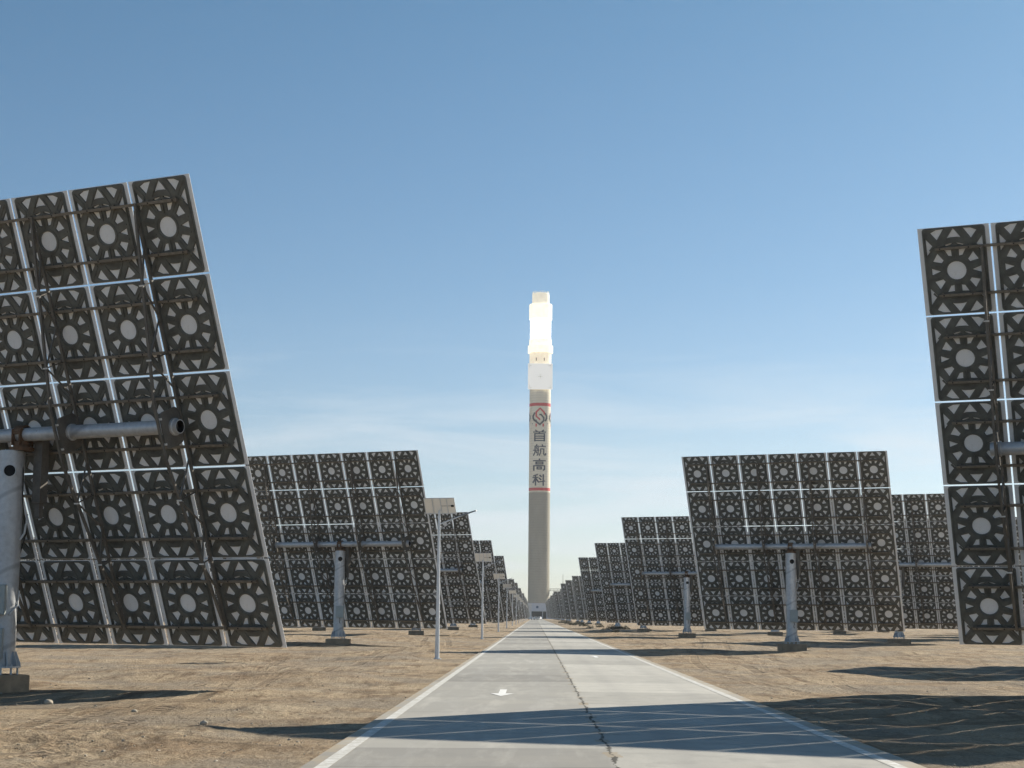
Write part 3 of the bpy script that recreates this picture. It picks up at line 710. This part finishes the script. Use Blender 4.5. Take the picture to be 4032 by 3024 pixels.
# ------------------------------------------------------------------ shrubs, stones
def shrub(x,y,r_,h_,label):
    s=thing('desert_shrub',(x,y,gh(x,y)),label,'shrub','dry shrubs on the verge')
    rnd=random.Random(int(x*31+y*7)); bm=bmesh.new()
    for k in range(16):
        a=rnd.uniform(0,6.28); q=rnd.uniform(.2,.9)*r_; bar(bm,(0,0,-.03),(q*math.cos(a),q*math.sin(a),h_*rnd.uniform(.5,.95)),.02,.008,0,4)
    obj('stems',mesh_of(bm,'stems',M['bark']),s)
    bm=bmesh.new()
    for k in range(900):
        a=rnd.uniform(0,6.28); q=math.sqrt(rnd.random())*r_; zt=h_*(1-.55*(q/r_)**2)*rnd.uniform(.12,1)*(.8+.3*math.sin(a*3+x))
        c_=Vector((q*math.cos(a),q*math.sin(a),zt)); d1=Vector((rnd.gauss(0,1),rnd.gauss(0,1),rnd.gauss(0,1))).normalized()*.06*r_; d2=d1.cross(Vector((rnd.gauss(0,1),rnd.gauss(0,1),rnd.gauss(0,1)))).normalized()*.03*r_
        bm.faces.new([bm.verts.new(c_+d1),bm.verts.new(c_+d2),bm.verts.new(c_-d1),bm.verts.new(c_-d2)])
    obj('foliage',mesh_of(bm,'foliage',M['shrub_leaf']),s)
for k,(x,y,r_,h_) in enumerate([(8.3,172,.45,.35),(9.6,205,.95,.75),(8.6,208,.5,.4),(11.5,215,.8,.6),(13.5,200,.55,.45),(7.9,240,.6,.5),(10.2,262,.7,.6),(8.3,285,.9,.7),(7.2,318,.8,.7),(9.0,345,1.0,.8),(7.5,380,.9,.8),(7.0,430,1.1,.8)]):
    shrub(x,y,r_,h_,'%s dry shrub from the camera on the sandy verge right of the road'%ORD[k])
def stone_bm(bm,x,y,z,s,rnd):
    r_=bmesh.ops.create_icosphere(bm,subdivisions=1,radius=s,matrix=Matrix.Translation((x,y,z))@Matrix.Rotation(rnd.uniform(0,6),4,'Z')@Matrix.Diagonal((rnd.uniform(.7,1.4),rnd.uniform(.7,1.2),rnd.uniform(.45,.8),1)))
    for v_ in r_['verts']: v_.co+=Vector((rnd.gauss(0,.12)*s,rnd.gauss(0,.12)*s,rnd.gauss(0,.1)*s))
rnd=random.Random(3); bm=bmesh.new()
for k in range(5200):
    y=17+60*rnd.random()**1.6; x=rnd.uniform(-.34*y,.33*y)
    if RX0-.05<x<RX1+.05: continue
    if noise.noise((x*.3,y*.3,9))<-.1 and rnd.random()<.7: continue
    s=min(.03,.006*math.exp(abs(rnd.gauss(0,.65)))); stone_bm(bm,x,y,gh(x,y)+s*.15,s,rnd)
o=obj('gravel',mesh_of(bm,'gravel',M['stone']),kind='stuff')
def single(x,y,s,label):
    bm=bmesh.new(); r_=bmesh.ops.create_icosphere(bm,subdivisions=3,radius=s)
    for v_ in bm.verts:
        n_=v_.co.normalized(); v_.co=Vector((v_.co.x*1.15,v_.co.y,v_.co.z*.8))*(1+.18*noise.noise(n_*1.7+Vector((x,y,0))))
    o=obj('stone',mesh_of(bm,'stone',M['stone'],True)); o.location=(x,y,gh(x,y)+s*.4); o['label']=label; o['category']='stone'
single(-8.76,30.0,.075,'rounded pale stone in front of the nearest left post')
single(-4.75,24.0,.05,'small pale stone on the sand left of the road shadow')
single(-6.6,27.5,.045,'small stone standing alone between the near left post and the road')

# ------------------------------------------------------------------ haze
if True:
    bm=bmesh.new(); box(bm,0,0,124,9000,9000,251)
    m=bpy.data.materials.new('haze_air'); m.use_nodes=True; t_=m.node_tree; t_.nodes.clear()
    pv=t_.nodes.new('ShaderNodeVolumePrincipled'); pv.inputs['Color'].default_value=(.86,.90,.95,1); pv.inputs['Density'].default_value=.00009; pv.inputs['Anisotropy'].default_value=.3
    ou=t_.nodes.new('ShaderNodeOutputMaterial'); t_.links.new(pv.outputs[0],ou.inputs['Volume'])
    obj('haze',mesh_of(bm,'haze',m),kind='stuff')
